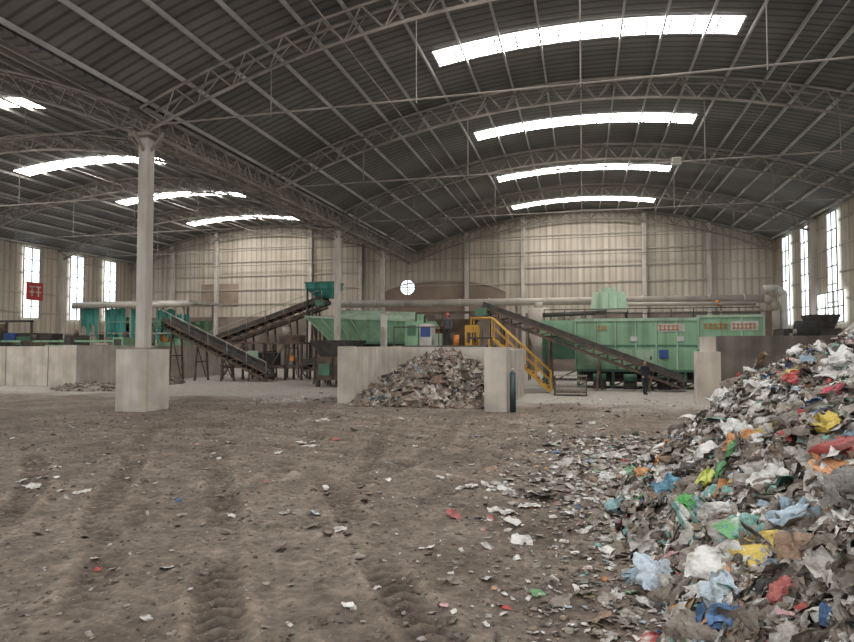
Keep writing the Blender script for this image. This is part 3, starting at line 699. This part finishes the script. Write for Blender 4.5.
def blobs(P,size,C,nu=9,nv=6,flat=.6,jit=.16,folds=0):
    n=len(P); th=np.arange(nu)*2*math.pi/nu; ph=np.linspace(-1.5,1.5,nv)
    T,Pp=np.meshgrid(th,ph); d=np.stack([np.cos(Pp)*np.cos(T),np.cos(Pp)*np.sin(T),np.sin(Pp)],-1).reshape(-1,3)
    k=len(d); r=1+rng.normal(0,jit,(n,k))
    for q in range(int(folds)):
        kv=rng.normal(size=(n,3))*(1.6+.8*q); r=r+.28/(1+.35*q)*(np.abs(np.sin(kv@d.T+rng.uniform(0,6,(n,1))))-.6)
    q=d[None]*r[...,None]*np.concatenate([rng.uniform(.6,1.2,(n,2)),np.full((n,1),flat)],1)[:,None,:]
    a=rng.uniform(0,6.28,n); ca,sa=np.cos(a)[:,None],np.sin(a)[:,None]
    x=q[...,0]*ca-q[...,1]*sa; y=q[...,0]*sa+q[...,1]*ca
    V=P[:,None,:]+np.stack([x,y,q[...,2]],-1)*size[:,None,None]
    i=np.arange(k).reshape(nv,nu); j=np.roll(i,-1,1)
    F=np.stack([i[:-1].ravel(),j[:-1].ravel(),j[1:].ravel(),i[1:].ravel()],1)
    F=(F[None]+(np.arange(n)*k)[:,None,None]).reshape(-1,4)
    return V.reshape(-1,3),F,np.repeat(C,k,0)
def merge(name,parts,mat,smooth=False,parent=None):
    o=0;Vs=[];Fs=[];Cs=[];Sm=[]
    for i,(V,F,C) in enumerate(parts):
        Vs.append(V);Fs.append(F+o);Cs.append(C);o+=len(V); sm=smooth if isinstance(smooth,bool) else smooth[i]; Sm+= [sm]*len(F)
    V=np.concatenate(Vs);F=np.concatenate(Fs);C=np.concatenate(Cs)
    me=bpy.data.meshes.new(name)
    me.vertices.add(len(V)); me.vertices.foreach_set('co',V.astype(np.float32).ravel())
    me.loops.add(F.size); me.loops.foreach_set('vertex_index',F.astype(np.int32).ravel())
    me.polygons.add(len(F)); me.polygons.foreach_set('loop_start',(np.arange(len(F))*4).astype(np.int32))
    me.polygons.foreach_set('use_smooth',Sm)
    me.update(calc_edges=True)
    at=me.color_attributes.new('Col','FLOAT_COLOR','POINT'); at.data.foreach_set('color',np.concatenate([C,np.ones((len(C),1))],1).astype(np.float32).ravel())
    me.materials.append(mat); me.update()
    ob=bpy.data.objects.new(name,me); col.objects.link(ob)
    if parent: ob.parent=parent
    return ob
def gridpart(xs,ys,fn,c):
    X,Y=np.meshgrid(xs,ys); Z=fn(X,Y); nx=len(xs);ny=len(ys)
    V=np.stack([X.ravel(),Y.ravel(),Z.ravel()],1); i=np.arange(nx*ny).reshape(ny,nx)
    F=np.stack([i[:-1,:-1].ravel(),i[:-1,1:].ravel(),i[1:,1:].ravel(),i[1:,:-1].ravel()],1)
    C=np.array(c)[None]*(1+.6*vnoise(V[:,0]*8,V[:,1]*8,5))[:,None]
    return V,F,C
def pile(X,Y):
    toe=np.interp(Y,[-1,0,3,4,6,8,9.5,11,12.5,14,15],[3,1,.5,.45,.4,.5,.75,1.4,2.2,3.4,6])+.25*vnoise(Y*1.3,X*0,77)
    d=X-toe
    h=np.where(d>0,.72*d,-.3+d*0)
    h=np.where(d>0,3.1*(1-np.exp(-h/3.1))*1.22,np.maximum(d*.5,-.3))
    edge=np.clip((8.5-X)/2.0,0,1); edge=edge*edge*(3-2*edge)
    h=np.where(d>0,h*edge,h)
    return h+np.clip(d,0,1)*(.26*fbm(X*1.3,Y*1.3,31,3)+.14*fbm(X*5,Y*5,41,2))
parts=[gridpart(axis([(-.2,6,.08),(6,9,.3)]),axis([(-1,16,.1)]),pile,(.14,.115,.092))]; sm=[True]
def onpile(n,xr,yr):
    X=rng.uniform(*xr,n);Y=rng.uniform(*yr,n)
    h=pile(X,Y); e=.1
    nx=-(pile(X+e,Y)-pile(X-e,Y))/(2*e);ny=-(pile(X,Y+e)-pile(X,Y-e))/(2*e)
    k=h>0.0
    return X[k],Y[k],h[k],np.stack([nx,ny,np.ones_like(nx)],1)[k]
def addpile(n,xr,yr,mu,sg,mx,lift,tilt,res,cr,s_,**kw):
    X,Y,h,Nn=onpile(n,xr,yr); n=len(X)
    size=np.exp(rng.normal(mu,sg,n)).clip(.012,mx)
    Nn=Nn+rng.normal(0,tilt,(n,3)); Nn[:,2]=np.abs(Nn[:,2])+.1
    parts.append(sheets(np.stack([X,Y,h+lift+size*.15],1),Nn,size,pick(n),res,cr,**kw)); sm.append(s_)
addpile(5000,(.2,6.5),(1.5,15.5),-2.35,.42,.24,.03,.4,9,.55,True)
addpile(2500,(.2,6.5),(1.5,15.5),-2.5,.45,.22,.05,.5,5,.25,False)
addpile(1200,(.3,6.0),(2,14),-1.9,.3,.32,.07,.45,9,.4,True,asp=(.08,.25))
addpile(18000,(.2,4.2),(2.5,12),-3.2,.42,.11,.07,.6,4,.5,False)
X,Y,h,Nn=onpile(900,(.5,6.5),(1.5,15)); n=len(X)
size=np.exp(rng.normal(-2.4,.35,n)).clip(.05,.19)
parts.append(blobs(np.stack([X,Y,h+size*.12],1),size,pick(n),20,12,.5,.015,5)); sm.append(True)
sp=[(1.29,6.0,.13,(.80,.40,.16)),(1.5,6.95,.17,(.80,.80,.78)),(.49,4.96,.16,(.62,.72,.82)),(.86,5.6,.12,(.16,.54,.16)),(1.0,5.8,.08,(.6,.66,.16)),(2.08,6.2,.13,(.64,.12,.16)),(1.65,5.0,.13,(.74,.37,.18)),
(1.85,5.6,.10,(.68,.52,.10)),(1.04,4.7,.13,(.25,.48,.43)),(1.3,4.6,.11,(.5,.63,.73)),(.75,6.3,.10,(.15,.36,.5)),(2.2,7.4,.13,(.55,.12,.11)),(.8,4.4,.14,(.78,.78,.76)),(.3,7.2,.08,(.3,.48,.5)),(.62,7.6,.08,(.65,.36,.17)),
(1.1,8.6,.11,(.15,.28,.46)),(.6,8.8,.08,(.2,.42,.23)),(2.6,8.5,.18,(.78,.78,.77)),(1.2,4.1,.12,(.33,.22,.15)),(1.0,3.75,.06,(.45,.14,.13)),(.72,3.75,.07,(.12,.24,.46)),(1.9,9.5,.18,(.8,.8,.78)),(1.6,4.4,.15,(.25,.235,.22)),(2.3,5.9,.17,(.74,.73,.70)),(1.35,5.3,.13,(.78,.78,.75)),(.95,5.15,.11,(.75,.75,.73)),(1.9,6.6,.15,(.42,.38,.33)),(2.5,7.1,.13,(.78,.78,.77)),(.75,4.05,.10,(.55,.66,.74)),(1.15,6.5,.11,(.78,.77,.75))]
P=np.array([(a,b_,float(pile(np.array([a]),np.array([b_]))[0])+.08) for a,b_,_,_ in sp]); sz=np.array([q[2] for q in sp])*1.2; Cc=np.array([q[3] for q in sp])
nn=np.tile(np.array([[-.5,-.45,1.]]),(len(sp),1))
parts.append(sheets(P+np.array([0,0,.07]),nn,sz,Cc,18,.5,False)); sm.append(True)
parts.append(blobs(P,sz*.65,Cc*.9,28,17,.5,.01,7)); sm.append(True)
merge('garbage_pile',parts,GM,sm)
def scatter(n,xr,yr,dens,smu,w=PW,res=5):
    X=rng.uniform(*xr,n);Y=rng.uniform(*yr,n); k=rng.random(n)<dens(X,Y); k&=~((np.abs(X+11.85)<.75)&(np.abs(Y-15.1)<.75)); X=X[k];Y=Y[k]; m=len(X)
    size=np.exp(rng.normal(smu,.5,m)).clip(.008,.2)
    Nn=np.stack([rng.normal(0,.25,m),rng.normal(0,.25,m),np.ones(m)],1)
    return sheets(np.stack([X,Y,ground(X,Y)+.012+size*.12],1),Nn,size,pick(m,w),res,.3)
W2=PW.copy(); W2[4]*=1.4;W2[5]*=1.5; W2/=W2.sum()
lt=[scatter(3200,(-2.2,1.6),(2.5,13),lambda X,Y:np.exp(-((X-.55)/.65)**2)*.95,-3.15,W2),
    scatter(14000,(-2.8,1.4),(2.5,13),lambda X,Y:np.exp(-((X-.6)/1.1)**2)*.9,-4.0,PW,4),
    scatter(1300,(-1.5,2.8),(7.5,14),lambda X,Y:np.exp(-((X-.4-(Y-10)*.45)/.8)**2),-2.85,W2),
    scatter(3600,(-11,1),(2.5,16.5),lambda X,Y:.35+0*X,-4.2,W2,4),
    scatter(450,(-11,0),(3.5,16),lambda X,Y:.5+0*X,-3.35,W2),
    scatter(800,(-4.5,.5),(4,15),lambda X,Y:np.exp((X-.5)/1.6),-3.25,W2),
    scatter(350,(-10.5,-7.8),(17,22.3),lambda X,Y:.6+0*X,-3.5),
    scatter(350,(-1.3,3.0),(16.5,22),lambda X,Y:.6+0*X,-3.5)]
ex=[(-6.75,6.6,.12),(-5.9,6.45,.12),(-4.75,10.5,.19),(-4.6,11.3,.1),(-1.35,6.6,.09),(-2.3,5.8,.08),(-3.6,6.0,.05),(-4.9,9.6,.1),(-1.5,4.5,.04),(-.9,6.9,.17),(-2.9,10.8,.07),(-6,9.4,.06),(-.6,7.2,.14),(-1.9,8.4,.06),(-.7,6.5,.11),(-7.05,6.7,.1),(-5.0,10.7,.14)]
P=np.array([(a,b_,0) for a,b_,_ in ex],float); P[:,2]=ground(P[:,0],P[:,1])+.025
C=np.tile(np.array([[.70,.68,.64]]),(len(ex),1)); C[3]=(.5,.12,.1); C[4]=(.5,.12,.1)
lt.append(sheets(P,np.tile([[.05,-.1,1.]],(len(ex),1))+rng.normal(0,.1,(len(ex),3)),np.array([e[2] for e in ex]),C,10,.25,False,asp=(.35,.7)))
merge('scattered_litter',lt,GM,[False]*8+[True])
n=13000; X=rng.uniform(-13,1.5,n);Y=2.5+rng.random(n)**1.4*16; sz=np.exp(rng.normal(-4.4,.5,n)).clip(.005,.06)
merge('dirt_clods',[blobs(np.stack([X,Y,ground(X,Y)+sz*.15],1),sz,np.array([[.235,.195,.16]])*rng.uniform(.5,1.45,(n,1)),6,4,.6,.2)],GM,False,floor_ob)
def rub(X,Y):
    h=1.38*np.exp(-(((X+4.75)/1.75)**2*.9)**1.1)*np.clip((Y-17.3)/3.2,0,1)
    return h+.22*fbm(X*2,Y*2,61,3)*np.clip(h*3,0,1)-.04
parts=[gridpart(axis([(-6.75,-2.52,.1)]),axis([(17.2,22.95,.1)]),rub,(.19,.155,.125))]
n=2600; X=rng.uniform(-6.65,-2.75,n);Y=rng.uniform(17.3,22.9,n);h=rub(X,Y);k=(h>.0); X=X[k];Y=Y[k];h=h[k];n=len(X)
RC=np.array([(.31,.26,.215),(.20,.16,.13),(.52,.48,.42),(.27,.18,.13),(.11,.09,.075),(.2,.25,.28),(.40,.35,.295)])
pc=RC[rng.choice(7,n,p=[.25,.22,.14,.13,.09,.03,.14])]
parts.append(blobs(np.stack([X,Y,h+.03],1),np.exp(rng.normal(-2.5,.5,n)).clip(.03,.32),pc,5,3,.7,.3))
n=600; X=rng.uniform(-6.6,-2.8,n);Y=rng.uniform(17.6,22.5,n);h=rub(X,Y);k=h>.1;X=X[k];Y=Y[k];h=h[k];n=len(X)
parts.append(sheets(np.stack([X,Y,h+.1],1),rng.normal(0,.6,(n,3))+np.array([[0,-.3,1]]),np.exp(rng.normal(-2.1,.4,n)).clip(.05,.3),RC[rng.choice(7,n)],4,.3,False,asp=(.1,.8)))
merge('rubble_pile',parts,GM)
def heap(name,cx,cy,rx,ry,hh,n,c):
    f=lambda X,Y:hh*np.clip(1-((X-cx)/rx)**2-((Y-cy)/ry)**2,0,1)-.03
    ps=[gridpart(np.linspace(cx-rx,cx+rx,30),np.linspace(cy-ry,cy+ry,30),f,c)]
    X=rng.uniform(cx-rx,cx+rx,n);Y=rng.uniform(cy-ry,cy+ry,n);h=f(X,Y);k=h>-.02;X=X[k];Y=Y[k];h=h[k]
    ps.append(blobs(np.stack([X,Y,h+.03],1),np.exp(rng.normal(-2.8,.4,len(X))).clip(.02,.14),np.array([c])*rng.uniform(.6,1.6,(len(X),1)),5,3,.7,.25)); merge(name,ps,GM)
heap('gravel_heap',-19.2,21.4,1.8,1.0,.3,300,(.25,.21,.175))
heap('gravel_heap',-19.3,25.2,1.2,2.0,.4,400,(.2,.165,.135))
heap('gravel_heap',5.8,21.0,1.5,1.2,.7,500,(.17,.14,.112))

w=bpy.data.worlds.new('World'); sc.world=w; w.use_nodes=True
bg=w.node_tree.nodes['Background']; bg.inputs[0].default_value=(1,.985,.965,1); bg.inputs[1].default_value=1.2

cam=bpy.data.cameras.new('Camera'); co=bpy.data.objects.new('Camera',cam); col.objects.link(co)
cam.sensor_width=36; cam.lens=630/854*36; cam.clip_end=300
co.location=(0,0,1.8); co.rotation_euler=(math.radians(90+2.18),0,math.radians(13.9))
sc.camera=co
for me in bpy.data.meshes: me.transform(Matrix.Scale(S,4))
for o in bpy.data.objects: o.location=o.location*S
